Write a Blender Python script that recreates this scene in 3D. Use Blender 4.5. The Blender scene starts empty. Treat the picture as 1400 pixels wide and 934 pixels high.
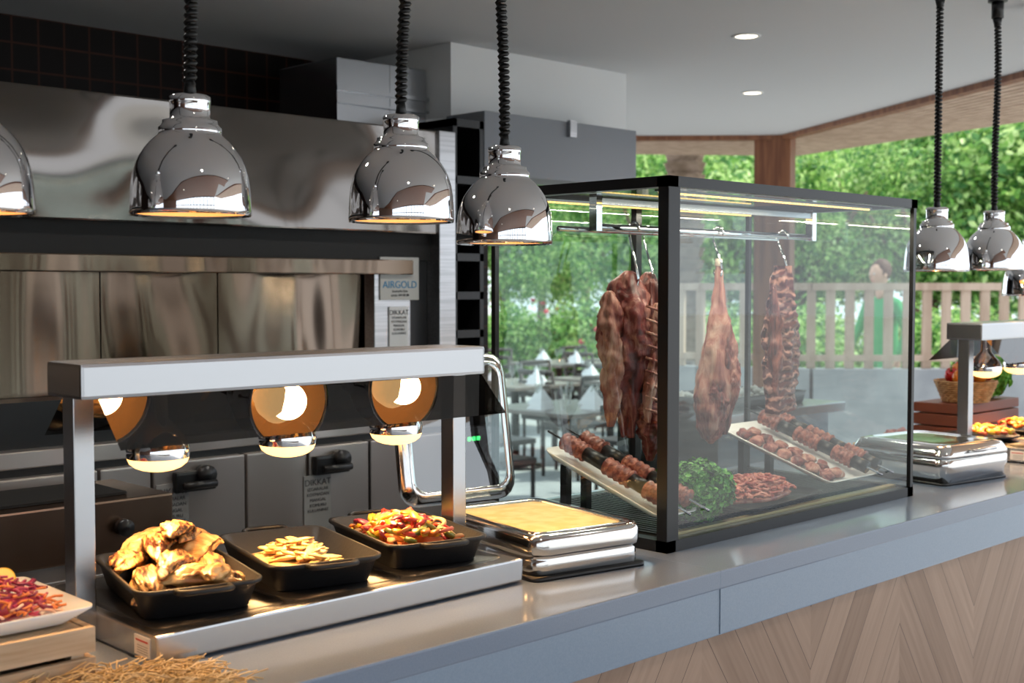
import bpy, math, random, bmesh
from mathutils import Vector, Matrix, noise
random.seed(7)
R=random.random
def U(a,b): return a+(b-a)*random.random()
SC=bpy.context.scene
SC.view_settings.view_transform='Standard'
# ------------------------------------------------------------ materials
MATS={}
def mat(name,col,rough=.5,metal=0,col2=None,ns=5.0,bump=0,bs=None,stretch=(1,1,1),emit=None,es=0,trans=0,ramp=(.4,.6),detail=4,coat=0,sss=0,spec=.5,bd=.01,bdet=3):
    if name in MATS: return MATS[name]
    m=bpy.data.materials.new(name); m.use_nodes=True; nt=m.node_tree; N=nt.nodes; L=nt.links
    b=N["Principled BSDF"]
    b.inputs["Base Color"].default_value=(*col,1); b.inputs["Roughness"].default_value=rough
    b.inputs["Metallic"].default_value=metal; b.inputs["Specular IOR Level"].default_value=spec
    if coat: b.inputs["Coat Weight"].default_value=coat; b.inputs["Coat Roughness"].default_value=.1
    if trans: b.inputs["Transmission Weight"].default_value=trans
    if emit: b.inputs["Emission Color"].default_value=(*emit,1); b.inputs["Emission Strength"].default_value=es
    if col2 or bump:
        tc=N.new("ShaderNodeTexCoord"); mp=N.new("ShaderNodeMapping"); mp.inputs["Scale"].default_value=stretch
        L.new(tc.outputs["Object"],mp.inputs["Vector"])
    if col2:
        n=N.new("ShaderNodeTexNoise"); n.inputs["Scale"].default_value=ns; n.inputs["Detail"].default_value=detail
        L.new(mp.outputs[0],n.inputs["Vector"])
        r=N.new("ShaderNodeValToRGB"); r.color_ramp.elements[0].color=(*col,1); r.color_ramp.elements[1].color=(*col2,1)
        r.color_ramp.elements[0].position=ramp[0]; r.color_ramp.elements[1].position=ramp[1]
        L.new(n.outputs["Fac"],r.inputs[0]); L.new(r.outputs[0],b.inputs["Base Color"])
    if bump:
        n2=N.new("ShaderNodeTexNoise"); n2.inputs["Scale"].default_value=bs or ns; n2.inputs["Detail"].default_value=bdet
        L.new(mp.outputs[0],n2.inputs["Vector"])
        bp=N.new("ShaderNodeBump"); bp.inputs["Strength"].default_value=bump; bp.inputs["Distance"].default_value=bd
        L.new(n2.outputs["Fac"],bp.inputs["Height"]); L.new(bp.outputs[0],b.inputs["Normal"])
    MATS[name]=m; return m
def glassmat(name,tint=(.86,.9,.9),f0=.06,rough=0.0):
    # thin pane: transparent mixed with a glossy coat by Schlick's fresnel (same from both sides)
    m=bpy.data.materials.new(name); m.use_nodes=True; nt=m.node_tree; N=nt.nodes; L=nt.links
    N.clear(); o=N.new("ShaderNodeOutputMaterial"); mx=N.new("ShaderNodeMixShader"); t=N.new("ShaderNodeBsdfTransparent"); g=N.new("ShaderNodeBsdfGlossy")
    ge=N.new("ShaderNodeNewGeometry"); dt=N.new("ShaderNodeVectorMath"); dt.operation='DOT_PRODUCT'
    L.new(ge.outputs["Normal"],dt.inputs[0]); L.new(ge.outputs["Incoming"],dt.inputs[1])
    def M_(op,a,b):
        n=N.new("ShaderNodeMath"); n.operation=op; n.use_clamp=(op!='ABSOLUTE')
        for i,x in enumerate((a,b)):
            if isinstance(x,(int,float)): n.inputs[i].default_value=x
            elif x is not None: L.new(x,n.inputs[i])
        return n.outputs[0]
    c=M_('ABSOLUTE',dt.outputs["Value"],None); q=M_('POWER',M_('SUBTRACT',1.0,c),5.0); fac=M_('ADD',M_('MULTIPLY',q,1-f0),f0)
    t.inputs[0].default_value=(*tint,1); g.inputs["Roughness"].default_value=rough
    L.new(fac,mx.inputs[0]); L.new(t.outputs[0],mx.inputs[1]); L.new(g.outputs[0],mx.inputs[2]); L.new(mx.outputs[0],o.inputs[0])
    return m
chrome=mat("chrome",(.92,.92,.94),.03,1)
steel=mat("brushed_steel",(.42,.42,.43),.28,1,col2=(.52,.52,.53),ns=3,stretch=(1,40,40),bump=.04,bs=6,bd=.002)
steelL=mat("satin_steel",(.46,.47,.49),.27,1,bump=.03,bs=30,bd=.002)
hoodst=mat("hood_steel",(.21,.19,.175),.12,1,bump=1,bs=2.6,bd=.10,bdet=0)
hoodin=mat("hood_inner_steel",(.105,.072,.05),.16,1,col2=(.19,.14,.105),ns=1.5,bump=1,bs=4,bd=.10,bdet=0,detail=0,stretch=(1,1,.3))
doorst=mat("oven_door_steel",(.42,.38,.36),.34,.8,bump=1,bs=4,bd=.08,bdet=0,stretch=(1,1,.3))
polst=mat("polished_steel",(.80,.79,.77),.13,1,bump=.1,bs=12,bd=.004)
black=mat("black_metal",(.006,.006,.007),.35)
blackm=mat("matt_black",(.005,.005,.005),.7)
cast=mat("cast_iron",(.008,.008,.009),.45,bump=.15,bs=120,bd=.002)
cordm=mat("black_cord",(.005,.005,.005),.4)
quartz=mat("grey_quartz",(.20,.25,.335),.13,col2=(.23,.28,.365),ns=300,ramp=(.3,.7))
apronm=mat("grey_quartz_apron",(.235,.31,.41),.2,col2=(.265,.34,.44),ns=300,ramp=(.3,.7))
ceil=mat("ceiling_paint",(.58,.59,.60),.9)
white=mat("white_paint",(.72,.73,.73),.8)
porc=mat("white_porcelain",(.85,.85,.83),.15)
greyp=mat("grey_panel",(.20,.215,.24),.45)
woodb=mat("brown_timber",(.17,.06,.028),.55,col2=(.27,.11,.05),ns=4,stretch=(6,6,.6))
woodl=mat("pale_timber",(.44,.30,.22),.6,col2=(.56,.41,.31),ns=3,stretch=(4,4,.5))
crate=mat("crate_wood",(.46,.31,.18),.7,col2=(.64,.49,.33),ns=8,stretch=(.5,6,6))
smoked=glassmat("smoked_glass",(.05,.042,.036),.12)
topgl=glassmat("case_top_glass",(.35,.36,.36),.06)
glass=glassmat("clear_glass",(.86,.94,.93),.085)
lidgl=glassmat("lid_glass",(.80,.82,.80),.22)
warm=mat("lamp_glow",(1,.8,.5),.3,emit=(1,.52,.17),es=3.2)
warmw=mat("lamp_glow_white",(1,.9,.7),.3,emit=(1,.60,.24),es=4)
led=mat("led_strip_glow",(1,.85,.5),.3,emit=(1,.60,.17),es=2.0)
dlm=mat("downlight_glow",(1,1,.9),.3,emit=(1,.86,.64),es=4)
# ------------------------------------------------------------ mesh builder
_ico={}
def ico(s):
    if s not in _ico:
        bm=bmesh.new(); bmesh.ops.create_icosphere(bm,subdivisions=s,radius=1)
        _ico[s]=([v.co.copy() for v in bm.verts],[[v.index for v in f.verts] for f in bm.faces]); bm.free()
    return _ico[s]
def T(x,y,z): return Matrix.Translation((x,y,z))
def RX(a): return Matrix.Rotation(a,4,'X')
def RY(a): return Matrix.Rotation(a,4,'Y')
def RZ(a): return Matrix.Rotation(a,4,'Z')
class MB:
    def __init__(s,name): s.n=name; s.v=[];s.f=[];s.mi=[];s.sm=[];s.mats=[]
    def add(s,vs,fs,m,smooth=False,M=None):
        o=len(s.v)
        if m not in s.mats: s.mats.append(m)
        k=s.mats.index(m)
        for p in vs:
            p=Vector(p); s.v.append(M@p if M is not None else p)
        for f in fs: s.f.append([i+o for i in f]); s.mi.append(k); s.sm.append(smooth)
        return s
    def box(s,x0,x1,y0,y1,z0,z1,m,bev=0,M=None):
        if bev:
            bm=bmesh.new(); bmesh.ops.create_cube(bm,size=1)
            for v in bm.verts: v.co=Vector(((x0+x1)/2+v.co.x*(x1-x0),(y0+y1)/2+v.co.y*(y1-y0),(z0+z1)/2+v.co.z*(z1-z0)))
            bmesh.ops.bevel(bm,geom=bm.edges[:],offset=bev,segments=2,affect='EDGES',profile=.7)
            bm.verts.ensure_lookup_table()
            for i,v in enumerate(bm.verts): v.index=i
            s.add([v.co.copy() for v in bm.verts],[[v.index for v in f.verts] for f in bm.faces],m,False,M); bm.free(); return s
        vs=[(x,y,z) for x in(x0,x1) for y in(y0,y1) for z in(z0,z1)]
        return s.add(vs,[(0,1,3,2),(4,6,7,5),(0,4,5,1),(2,3,7,6),(0,2,6,4),(1,5,7,3)],m,False,M)
    def lathe(s,prof,m,n=32,M=None,cap0=False,cap1=False,smooth=True):
        vs=[];fs=[]
        for r,z in prof:
            for i in range(n):
                a=2*math.pi*i/n; vs.append((r*math.cos(a),r*math.sin(a),z))
        for j in range(len(prof)-1):
            for i in range(n):
                k=(i+1)%n; fs.append((j*n+i,j*n+k,(j+1)*n+k,(j+1)*n+i))
        if cap0: fs.append(list(range(n))[::-1])
        if cap1: fs.append([(len(prof)-1)*n+i for i in range(n)])
        return s.add(vs,fs,m,smooth,M)
    def cyl(s,p0,p1,r,m,n=14,r1=None):
        p0=Vector(p0);p1=Vector(p1);d=p1-p0
        q=d.to_track_quat('Z','Y').to_matrix().to_4x4(); M=Matrix.Translation(p0)@q
        return s.lathe([(r,0),(r if r1 is None else r1,d.length)],m,n,M,True,True)
    def tube(s,pts,r,m,n=8,closed=False,M=None):
        pts=[Vector(p) for p in pts]; vs=[];fs=[];N=len(pts)
        up=Vector((0,0,1))
        for i,p in enumerate(pts):
            a=pts[(i-1)%N] if (closed or i>0) else p; b=pts[(i+1)%N] if (closed or i<N-1) else p
            t=(b-a).normalized(); u=t.cross(up)
            if u.length<.05: u=t.cross(Vector((1,0,0)))
            u.normalize(); w=t.cross(u)
            rr=r[i] if isinstance(r,(list,tuple)) else r
            for k in range(n):
                an=2*math.pi*k/n; vs.append(p+u*math.cos(an)*rr+w*math.sin(an)*rr)
        for i in range(N if closed else N-1):
            j=(i+1)%N
            for k in range(n):
                l=(k+1)%n; fs.append((i*n+k,i*n+l,j*n+l,j*n+k))
        if not closed: fs.append(list(range(n))[::-1]); fs.append([(N-1)*n+k for k in range(n)])
        return s.add(vs,fs,m,True,M)
    def loft(s,rings,m,M=None,cap0=False,cap1=False,cs=5,smooth=True):
        vs=[];fs=[];n=4*cs
        for z,hx,hy,r in rings:
            r=min(r,hx,hy)
            for q,(sx,sy) in enumerate([(1,1),(-1,1),(-1,-1),(1,-1)]):
                for i in range(cs):
                    a=math.pi/2*(q+i/(cs-1)); vs.append((sx*(hx-r)+r*math.cos(a),sy*(hy-r)+r*math.sin(a),z))
        for j in range(len(rings)-1):
            for i in range(n):
                k=(i+1)%n; fs.append((j*n+i,j*n+k,(j+1)*n+k,(j+1)*n+i))
        if cap0: fs.append(list(range(n))[::-1])
        if cap1: fs.append([(len(rings)-1)*n+i for i in range(n)])
        return s.add(vs,fs,m,smooth,M)
    def blob(s,c,sc,m,rot=(0,0,0),amp=.15,freq=1.5,sub=3,seed=None,M=None,fn=None):
        vs,fs=ico(sub); sd=Vector((seed or U(0,99),U(0,50),3)); out=[]
        E=RZ(rot[2])@RY(rot[1])@RX(rot[0])
        for v in vs:
            k=1+amp*noise.noise(v*freq+sd)*2+amp*.4*noise.noise(v*freq*3+sd)
            p=Vector((v.x*sc[0]*k,v.y*sc[1]*k,v.z*sc[2]*k))
            if fn: p=fn(p)
            out.append(E@p+Vector(c))
        return s.add(out,fs,m,True,M)
    def build(s,loc=(0,0,0),rz=0,parent=None):
        me=bpy.data.meshes.new(s.n); me.from_pydata([tuple(v) for v in s.v],[],s.f)
        for m in s.mats: me.materials.append(m)
        me.polygons.foreach_set("material_index",s.mi); me.polygons.foreach_set("use_smooth",s.sm); me.update()
        o=bpy.data.objects.new(s.n,me); SC.collection.objects.link(o); o.location=loc; o.rotation_euler=(0,0,rz)
        if parent: o.parent=parent
        return o
def empty(name,loc=(0,0,0),rz=0):
    o=bpy.data.objects.new(name,None); SC.collection.objects.link(o); o.location=loc; o.rotation_euler=(0,0,rz); o.empty_display_size=.1; return o
def light(kind,name,loc,e,col=(1,1,1),size=.05,rot=(0,0,0),parent=None,spot=None,sizey=None,blend=.6):
    l=bpy.data.lights.new(name,kind); l.energy=e; l.color=col
    if kind=='AREA':
        l.size=size
        if sizey: l.shape='RECTANGLE'; l.size_y=sizey
    elif kind!='SUN': l.shadow_soft_size=size
    if kind=='SPOT': l.spot_size=spot or 2; l.spot_blend=blend
    o=bpy.data.objects.new(name,l); SC.collection.objects.link(o); o.location=loc; o.rotation_euler=rot
    if parent: o.parent=parent
    return o
def poly_prism(name,pts,z0,z1,m,side=None):
    b=MB(name); n=len(pts)
    vs=[(x,y,z0) for x,y in pts]+[(x,y,z1) for x,y in pts]
    b.add(vs,[list(range(n))[::-1],list(range(n,2*n))],m)
    b.add(vs,[(i,(i+1)%n,(i+1)%n+n,i+n) for i in range(n)],side or m)
    return b.build()
# ------------------------------------------------------------ camera
cam=bpy.data.cameras.new("camera"); co=bpy.data.objects.new("camera",cam); SC.collection.objects.link(co); SC.camera=co
cam.sensor_width=36; cam.lens=36*1700/1400
th=math.atan(1750/1700); p=math.atan(75/1700)
co.location=(0,0,1.5); co.rotation_euler=(math.pi/2-p,0,th-math.pi/2)
cam.clip_end=200
cam.dof.use_dof=True; cam.dof.focus_distance=2.7; cam.dof.aperture_fstop=5
# ------------------------------------------------------------ world + sun
w=bpy.data.worlds.new("World"); SC.world=w; w.use_nodes=True
bg=w.node_tree.nodes["Background"]; bg.inputs[0].default_value=(.85,.92,1,1); bg.inputs[1].default_value=1.95
light('SUN',"sun",(0,0,10),5.5,(1,.95,.85),rot=(math.radians(38),0,math.radians(48)))
# ------------------------------------------------------------ room shell
FY=-3.4
fl=mat("floor_tile",(.40,.40,.40),.35,col2=(.48,.48,.48),ns=2)
MB("floor").box(-7,6.6,FY,4.75,-.1,0,fl).build()
gm=mat("terrace_paving",(.36,.37,.37),.8,col2=(.46,.47,.46),ns=1.5)
MB("terrace_ground").box(-30,60,-40,60,-.3,-.102,gm).build()
def tilemat():
    m=bpy.data.materials.new("dark_wall_tile"); m.use_nodes=True; nt=m.node_tree;N=nt.nodes;L=nt.links; b=N["Principled BSDF"]
    tc=N.new("ShaderNodeTexCoord"); mp=N.new("ShaderNodeMapping"); mp.inputs["Rotation"].default_value=(math.pi/2,0,0)
    br=N.new("ShaderNodeTexBrick"); br.offset=0; br.inputs["Color1"].default_value=(.005,.0025,.002,1); br.inputs["Color2"].default_value=(.008,.004,.003,1); br.inputs["Mortar"].default_value=(.05,.016,.008,1)
    br.inputs["Scale"].default_value=1; br.inputs["Brick Width"].default_value=.1; br.inputs["Row Height"].default_value=.1; br.inputs["Mortar Size"].default_value=.004
    L.new(tc.outputs["Object"],mp.inputs[0]); L.new(mp.outputs[0],br.inputs[0]); L.new(br.outputs[0],b.inputs["Base Color"]); b.inputs["Roughness"].default_value=.45; b.inputs["Specular IOR Level"].default_value=.15
    return m
tile=tilemat()
MB("wall_back").box(-7,4.3,4.6,4.75,0,2.5,tile).build()
brw=mat("brown_wall",(.16,.075,.045),.6)
MB("wall_left").box(-7.15,-7,FY,4.75,0,2.5,brw).build()
fb=MB("window_1")
for i in range(0,16): fb.box(-7+i*.62,-6.92+i*.62,FY,FY+.05,0,2.5,black)
for z in (.26,1.0,1.75,2.42): fb.box(-7,2.4,FY,FY+.05,z,z+.06,black)
fb.build()
MB("wall_front").box(-7,2.4,FY-.12,FY-.02,0,.28,brw).build()
cpts=[(-7,FY-.1),(2.4,FY-.1),(3.85,-.8),(5.78,2.5),(7.07,4.69),(6.40,5.40),(4.5,5.6),(4.3,4.75),(-7,4.75)]
poly_prism("ceiling",cpts,2.5,2.62,ceil)
tb=MB("trim_ceiling_edge")
def seg(b,p0,p1,w_,z0,z1,m):
    p0=Vector((*p0,0));p1=Vector((*p1,0)); d=p1-p0; L_=d.length; a=math.atan2(d.y,d.x)
    b.box(0,L_,-w_/2,w_/2,z0,z1,m,M=T(p0.x,p0.y,0)@RZ(a))
for a,b_ in [((2.4,FY-.1),(3.85,-.8)),((3.85,-.8),(5.78,2.5)),((5.78,2.5),(7.07,4.69)),((7.07,4.69),(6.4,5.4)),((6.4,5.4),(4.5,5.6))]:
    seg(tb,a,b_,.07,2.47,2.64,woodb)
tb.build()
tl=MB("trim_timber_ceiling")
for i in range(22): tl.box(-6.9,3.2 if i>15 else 2.4,FY+.05+i*.15,FY+.19+i*.15,2.475,2.499,woodb)
tl.build()
sb=MB("slatted_soffit"); inner=[(2.5,FY-.1),(3.93,-.8),(5.86,2.5),(7.15,4.70),(6.45,5.48),(4.5,5.7)]; outer=[(4.3,FY-.8),(5.6,-1.3),(7.43,3.0),(8.25,5.35),(7.2,6.2),(5.0,6.9)]
K=15
for i in range(5):
    for k in range(K):
        a0=k/K+.006; a1=(k+.88)/K
        q=[]
        for (j,a) in ((i,a0),(i+1,a0),(i+1,a1),(i,a1)):
            ix,iy=inner[j]; ox,oy=outer[j]; q.append((ix+(ox-ix)*a,iy+(oy-iy)*a))
        vs=[(x,y,2.50) for x,y in q]+[(x,y,2.53) for x,y in q]
        sb.add(vs,[(3,2,1,0),(4,5,6,7),(0,1,5,4),(1,2,6,5),(2,3,7,6),(3,0,4,7)],woodl)
    q=[inner[i],inner[i+1],outer[i+1],outer[i]]
    vs=[(x,y,2.54) for x,y in q]+[(x,y,2.58) for x,y in q]
    sb.add(vs,[(3,2,1,0),(4,5,6,7),(0,1,5,4),(1,2,6,5),(2,3,7,6),(3,0,4,7)],woodb)
sb.build()
MB("timber_column").box(-.12,.12,-.12,.12,-.1,2.5,woodb,bev=.01).build((7.1,4.78,0),math.radians(25))
MB("wall_bulkhead").box(3.40,4.50,3.86,4.6,2.2,2.5,white).build()
gb=MB("grey_duct_panel"); gb.box(3.365,4.29,3.62,3.85,1.945,2.195,greyp,bev=.004); gb.box(3.84,3.88,3.6,3.62,2.13,2.2,steel); gb.build()
# ------------------------------------------------------------ kitchen back line : charcoal oven with hood
hb=MB("charcoal_oven_with_hood")
hb.box(-.8,3.16,3.6,4.45,1.70,2.09,hoodst,bev=.006)
hb.box(-.8,3.16,3.64,3.68,1.60,1.70,blackm)
hb.box(-.8,3.0,3.62,3.70,1.545,1.60,hoodin,bev=.004)
hb.box(3.10,3.18,3.585,3.66,.0,2.09,steel,bev=.003)
hb.box(3.0,3.10,3.66,3.74,1.0,1.7,black)
hb.box(2.83,3.0,3.64,3.70,1.0,1.60,steel,bev=.003)
hb.box(-.8,3.0,4.4,4.45,1.0,1.7,blackm)
for x0,x1 in ((-.8,-.1),(-.095,.6),(.605,1.3),(1.305,1.80),(1.805,2.22),(2.225,2.83)): hb.box(x0,x1,3.72,3.74,1.16,1.57,hoodin)
hb.box(-.8,3.1,3.5,4.4,.98,1.03,doorst,bev=.004)
hb.box(-.8,3.1,3.56,3.7,1.03,1.165,black)
for x0,x1 in ((1.2,1.66),(1.67,1.83),(1.84,2.16),(2.17,2.40),(2.41,2.66),(2.67,3.08)):
    hb.box(x0,x1,3.46,3.5,.12,.96,doorst,bev=.006)
hb.box(-.8,3.1,3.5,4.3,0,.98,black)
for lx in (1.97,2.49):
    hb.box(lx-.07,lx+.07,3.43,3.46,.865,.93,black,bev=.01); hb.cyl((lx+.03,3.41,.915),(lx+.03,3.45,.915),.03,black); hb.cyl((lx-.06,3.40,.89),(lx+.05,3.40,.89),.012,black)
hb.build()
def sign(name,x,y,z,w_,h,lines,base=(.75,.76,.76)):
    e=empty(name,(x,y,z)); pm=mat("sign_plate_%s"%str(base),base,.4)
    MB("plate").box(-w_/2,w_/2,0,.004,-h/2,h/2,pm,bev=.001).build(parent=e)
    zz=h/2
    for t,sz,c in lines:
        zz-=sz*1.15
        if not t: continue
        cu=bpy.data.curves.new("text","FONT"); cu.body=t; cu.size=sz; cu.align_x='CENTER'; cu.extrude=.0004
        cu.materials.append(mat("ink_%s"%str(c),c,.6)); o=bpy.data.objects.new("text",cu); SC.collection.objects.link(o); o.location=(0,-.001,zz); o.rotation_euler=(math.pi/2,0,0); o.parent=e
    return e
D_=(.05,.05,.06)
txt=[("DIKKAT",.026,D_),("IZGARALAR",.013,D_),("KOYMADAN",.013,D_),("MANGAL",.013,D_),("KOMURU",.013,D_),("KULLANINIZ",.012,D_)]
txb=[("DIKKAT",.030,D_),("IZGARALAR",.016,D_),("KOYMADAN",.016,D_),("MANGAL",.016,D_),("KOMURU",.016,D_),("KULLANINIZ",.015,D_)]
sign("warning_sign",2.94,3.634,1.33,.09,.19,txt,base=(.62,.63,.63))
e=sign("logo_sign",2.945,3.634,1.53,.185,.16,[("",.062,D_),("AIRGOLD",.038,(.02,.2,.4)),("komurlu firin",.014,D_),("servis 444 00 00",.013,D_)],base=(.42,.42,.40))
lg=MB("logo_mark")
for s,c in ((-1,mat("logo_blue",(.02,.15,.4),.5)),(1,mat("logo_black",(.02,.02,.03),.5))):
    lg.tube([(s*.017+.016*math.cos(t*.4),0,.016*math.sin(t*.4)) for t in range(16)],.004,c,6,closed=True)
lg.build((0,-.004,.048),parent=e)
sign("warning_sign",1.90,3.454,.80,.11,.19,txb,base=(.26,.26,.26))
sign("warning_sign",2.44,3.454,.77,.11,.19,txb,base=(.26,.26,.26))
db=MB("duct_box"); db.box(2.93,3.195,4.0,4.4,2.092,2.4,steelL,bev=.004); db.box(3.195,3.385,4.0,4.4,2.155,2.4,steelL,bev=.002); db.box(2.92,3.39,3.985,4.0,2.27,2.285,steelL); db.box(2.92,3.39,3.985,4.0,2.22,2.23,steelL); db.build()
rb=MB("black_storage_rack"); rb.box(3.20,3.22,3.62,4.4,0,2.15,black); rb.box(3.34,3.36,3.62,4.4,0,2.15,black); rb.box(3.2,3.36,4.36,4.4,0,2.15,blackm)
for z in (.1,.5,.9,1.15,1.3,1.45,1.6,1.75,1.9,2.12): rb.box(3.2,3.36,3.62,4.4,z,z+.03,black)
rb.box(3.22,3.36,3.60,3.62,.86,.95,black)
gl=mat("green_led",(.1,1,.3),.4,emit=(.05,1,.2),es=2)
for i in range(3): rb.box(3.255+i*.024,3.27+i*.024,3.597,3.60,.895,.91,gl)
rb.build()
gx=MB("charcoal_grill"); brn=mat("brown_reflection_steel",(.26,.15,.10),.27,1,col2=(.36,.24,.17),ns=2,bump=.3,bs=3)  # stainless; the brown it reflects is put into its colour
gx.box(-.6,1.65,3.0,3.34,.80,.95,brn,bev=.006); gx.box(-.6,1.63,3.02,3.34,.1,.80,doorst,bev=.005); gx.box(-.5,1.55,3.06,3.30,.951,.958,blackm)
for x in (0,.5,1.0,1.5): gx.cyl((x,2.99,.88),(x,2.965,.88),.022,black)
for x in (-.5,1.5): gx.box(x,x+.06,3.05,3.11,0,.1,black); gx.box(x,x+.06,3.25,3.31,0,.1,black)
gx.build()
wb=MB("steel_worktop"); wb.box(3.75,4.62,2.75,3.35,.98,1.02,steelL,bev=.004); wb.box(3.8,4.57,2.8,3.3,.05,.98,steelL,bev=.004)
for x in (3.8,4.5): wb.box(x,x+.06,2.82,2.88,0,.06,black)
wb.build()
peb=mat("pebble_stone",(.55,.54,.52),.6,col2=(.75,.74,.7),ns=10)
pb=MB("pebble_tray"); pb.loft([(0,.3,.16,.02),(.05,.31,.17,.02),(.05,.30,.16,.02),(.02,.29,.15,.02)],black,cap0=True,cap1=True)
for i in range(160): pb.blob((U(-.27,.27),U(-.13,.13),U(.03,.055)),(U(.015,.024),U(.012,.02),.011),peb,rot=(0,0,U(0,3)),sub=1)
pb.build((4.15,3.0,1.021))
# ------------------------------------------------------------ counter
def chevron():
    m=bpy.data.materials.new("chevron_wood"); m.use_nodes=True; nt=m.node_tree;N=nt.nodes;L=nt.links; b=N["Principled BSDF"]
    def M_(op,a,b2=None,c=None):
        n=N.new("ShaderNodeMath"); n.operation=op
        for i,x in enumerate((a,b2,c)):
            if x is None: continue
            if isinstance(x,(int,float)): n.inputs[i].default_value=x
            else: L.new(x,n.inputs[i])
        return n.outputs[0]
    tc=N.new("ShaderNodeTexCoord"); sp=N.new("ShaderNodeSeparateXYZ"); L.new(tc.outputs["Object"],sp.inputs[0])
    x=sp.outputs[0]; z=sp.outputs[2]
    t=M_('PINGPONG',x,.42); s=M_('SUBTRACT',M_('MULTIPLY',t,1.5),z)
    u=M_('DIVIDE',s,.15); cell=M_('FLOOR',u); fr=M_('FRACT',u)
    col=M_('FLOOR',M_('DIVIDE',x,.42))
    idn=M_('ADD',M_('MULTIPLY',cell,7.31),M_('MULTIPLY',col,3.77))
    wn=N.new("ShaderNodeTexWhiteNoise"); wn.noise_dimensions='1D'; L.new(idn,wn.inputs["W"])
    along=M_('ADD',M_('MULTIPLY',t,.55),M_('MULTIPLY',z,.83))
    cb=N.new("ShaderNodeCombineXYZ"); L.new(M_('MULTIPLY',s,36),cb.inputs[0]); L.new(M_('MULTIPLY',along,3),cb.inputs[1]); L.new(idn,cb.inputs[2])
    ns=N.new("ShaderNodeTexNoise"); ns.inputs["Scale"].default_value=1; ns.inputs["Detail"].default_value=5; L.new(cb.outputs[0],ns.inputs["Vector"])
    fac=M_('ADD',M_('MULTIPLY',wn.outputs[0],.35),M_('MULTIPLY',ns.outputs[0],.6))
    r=N.new("ShaderNodeValToRGB"); r.color_ramp.elements[0].color=(.24,.150,.10,1); r.color_ramp.elements[1].color=(.45,.31,.225,1); r.color_ramp.elements[0].position=.15; r.color_ramp.elements[1].position=.8
    L.new(fac,r.inputs[0])
    g=M_('GREATER_THAN',fr,.02)
    mx=N.new("ShaderNodeMix"); mx.data_type='RGBA'; L.new(g,mx.inputs[0]); mx.inputs[6].default_value=(.10,.065,.05,1); L.new(r.outputs[0],mx.inputs[7])
    L.new(mx.outputs[2],b.inputs["Base Color"]); b.inputs["Roughness"].default_value=.55
    return m
ce=empty("serving_counter")
MB("worktop").box(-2,6.0,1.56,2.45,.86,.9,quartz,bev=.004).build(parent=ce)
MB("apron").box(-2,6.0,1.562,1.60,.762,.862,apronm,bev=.003).box(-2,6,2.41,2.45,.762,.86,apronm).build(parent=ce)
MB("wood_front").box(-2,6.0,1.585,1.62,0,.765,chevron()).build(parent=ce)
MB("body").box(-2,6.0,1.62,2.39,0,.86,greyp).box(-2,6.0,2.39,2.41,0,.86,steelL).build(parent=ce)  # unseen steel back sheet, added so the oven doors reflect brighter
MB("joint_line").box(2.13,2.1306,1.5598,2.45,.765,.9002,apronm).build(parent=ce)
# ------------------------------------------------------------ pendant lamps
inner_m=mat("shade_inner_painted_glow",(.7,.42,.18),.3,emit=(1,.50,.18),es=.5)  # bulb light on the shade's inside, put into the material as emission
def pendant(x,y,zb,mount=2.5,lean=0):
    e=empty("pendant_heat_lamp",(x,y,zb))
    sh=MB("shade")
    prof=[(.094,.004),(.100,.0),(.101,.008),(.1,.03),(.0985,.050),(.096,.068),(.0915,.084),(.085,.099),(.076,.113),(.066,.125),(.058,.132),(.052,.137),(.0525,.140),(.0525,.148),(.048,.152),(.046,.156),(.046,.160),(.035,.163),(.0335,.166),(.0335,.188),(.0345,.190),(.0345,.200),(.030,.203)]
    sh.lathe(prof,chrome,56,cap1=True)
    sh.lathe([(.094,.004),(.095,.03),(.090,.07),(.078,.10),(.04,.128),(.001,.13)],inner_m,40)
    sh.build(parent=e)
    MB("bulb").lathe([(.001,.012),(.025,.014),(.045,.025),(.052,.045),(.045,.07),(.02,.10),(.018,.12)],warmw,24).build(parent=e)
    z0=.203; z1=mount-.09-zb
    cb=MB("cord"); cb.cyl((0,0,z0-.002),(0,0,z0+.03),.012,cordm,r1=.007)
    turns=int((z1-z0)/.0125); pts=[]
    for i in range(turns*10+1):
        t=i/(turns*10); a=2*math.pi*i/10
        bx=lean*math.sin(t*math.pi)*.02; by=.01*lean*math.sin(t*2*math.pi)
        pts.append((bx+.0080*math.cos(a),by+.0080*math.sin(a),z0+.02+(z1-z0-.02)*t))
    cb.tube(pts,.0049,cordm,5)
    cb.build(parent=e)
    MB("ceiling_mount").cyl((0,0,z1-.005),(0,0,z1+.06),.020,black,20).cyl((0,0,z1-.035),(0,0,z1),.010,black,r1=.017).cyl((0,0,z1+.05),(0,0,2.5-zb),.032,black,20).build(parent=e)
    light('SPOT',"bulb_light",(0,0,.008),14,(1,.56,.24),.04,parent=e,spot=2.1)
for a in [(.708,1.90,1.608),(1.086,1.90,1.62,2.5,.6),(1.512,1.86,1.623,2.5,1),(1.802,1.877,1.588,2.5,-.6),(3.725,1.90,1.548),(4.13,1.90,1.555,2.5,.3),(4.44,1.90,1.467,2.42)]: pendant(*a)
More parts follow.
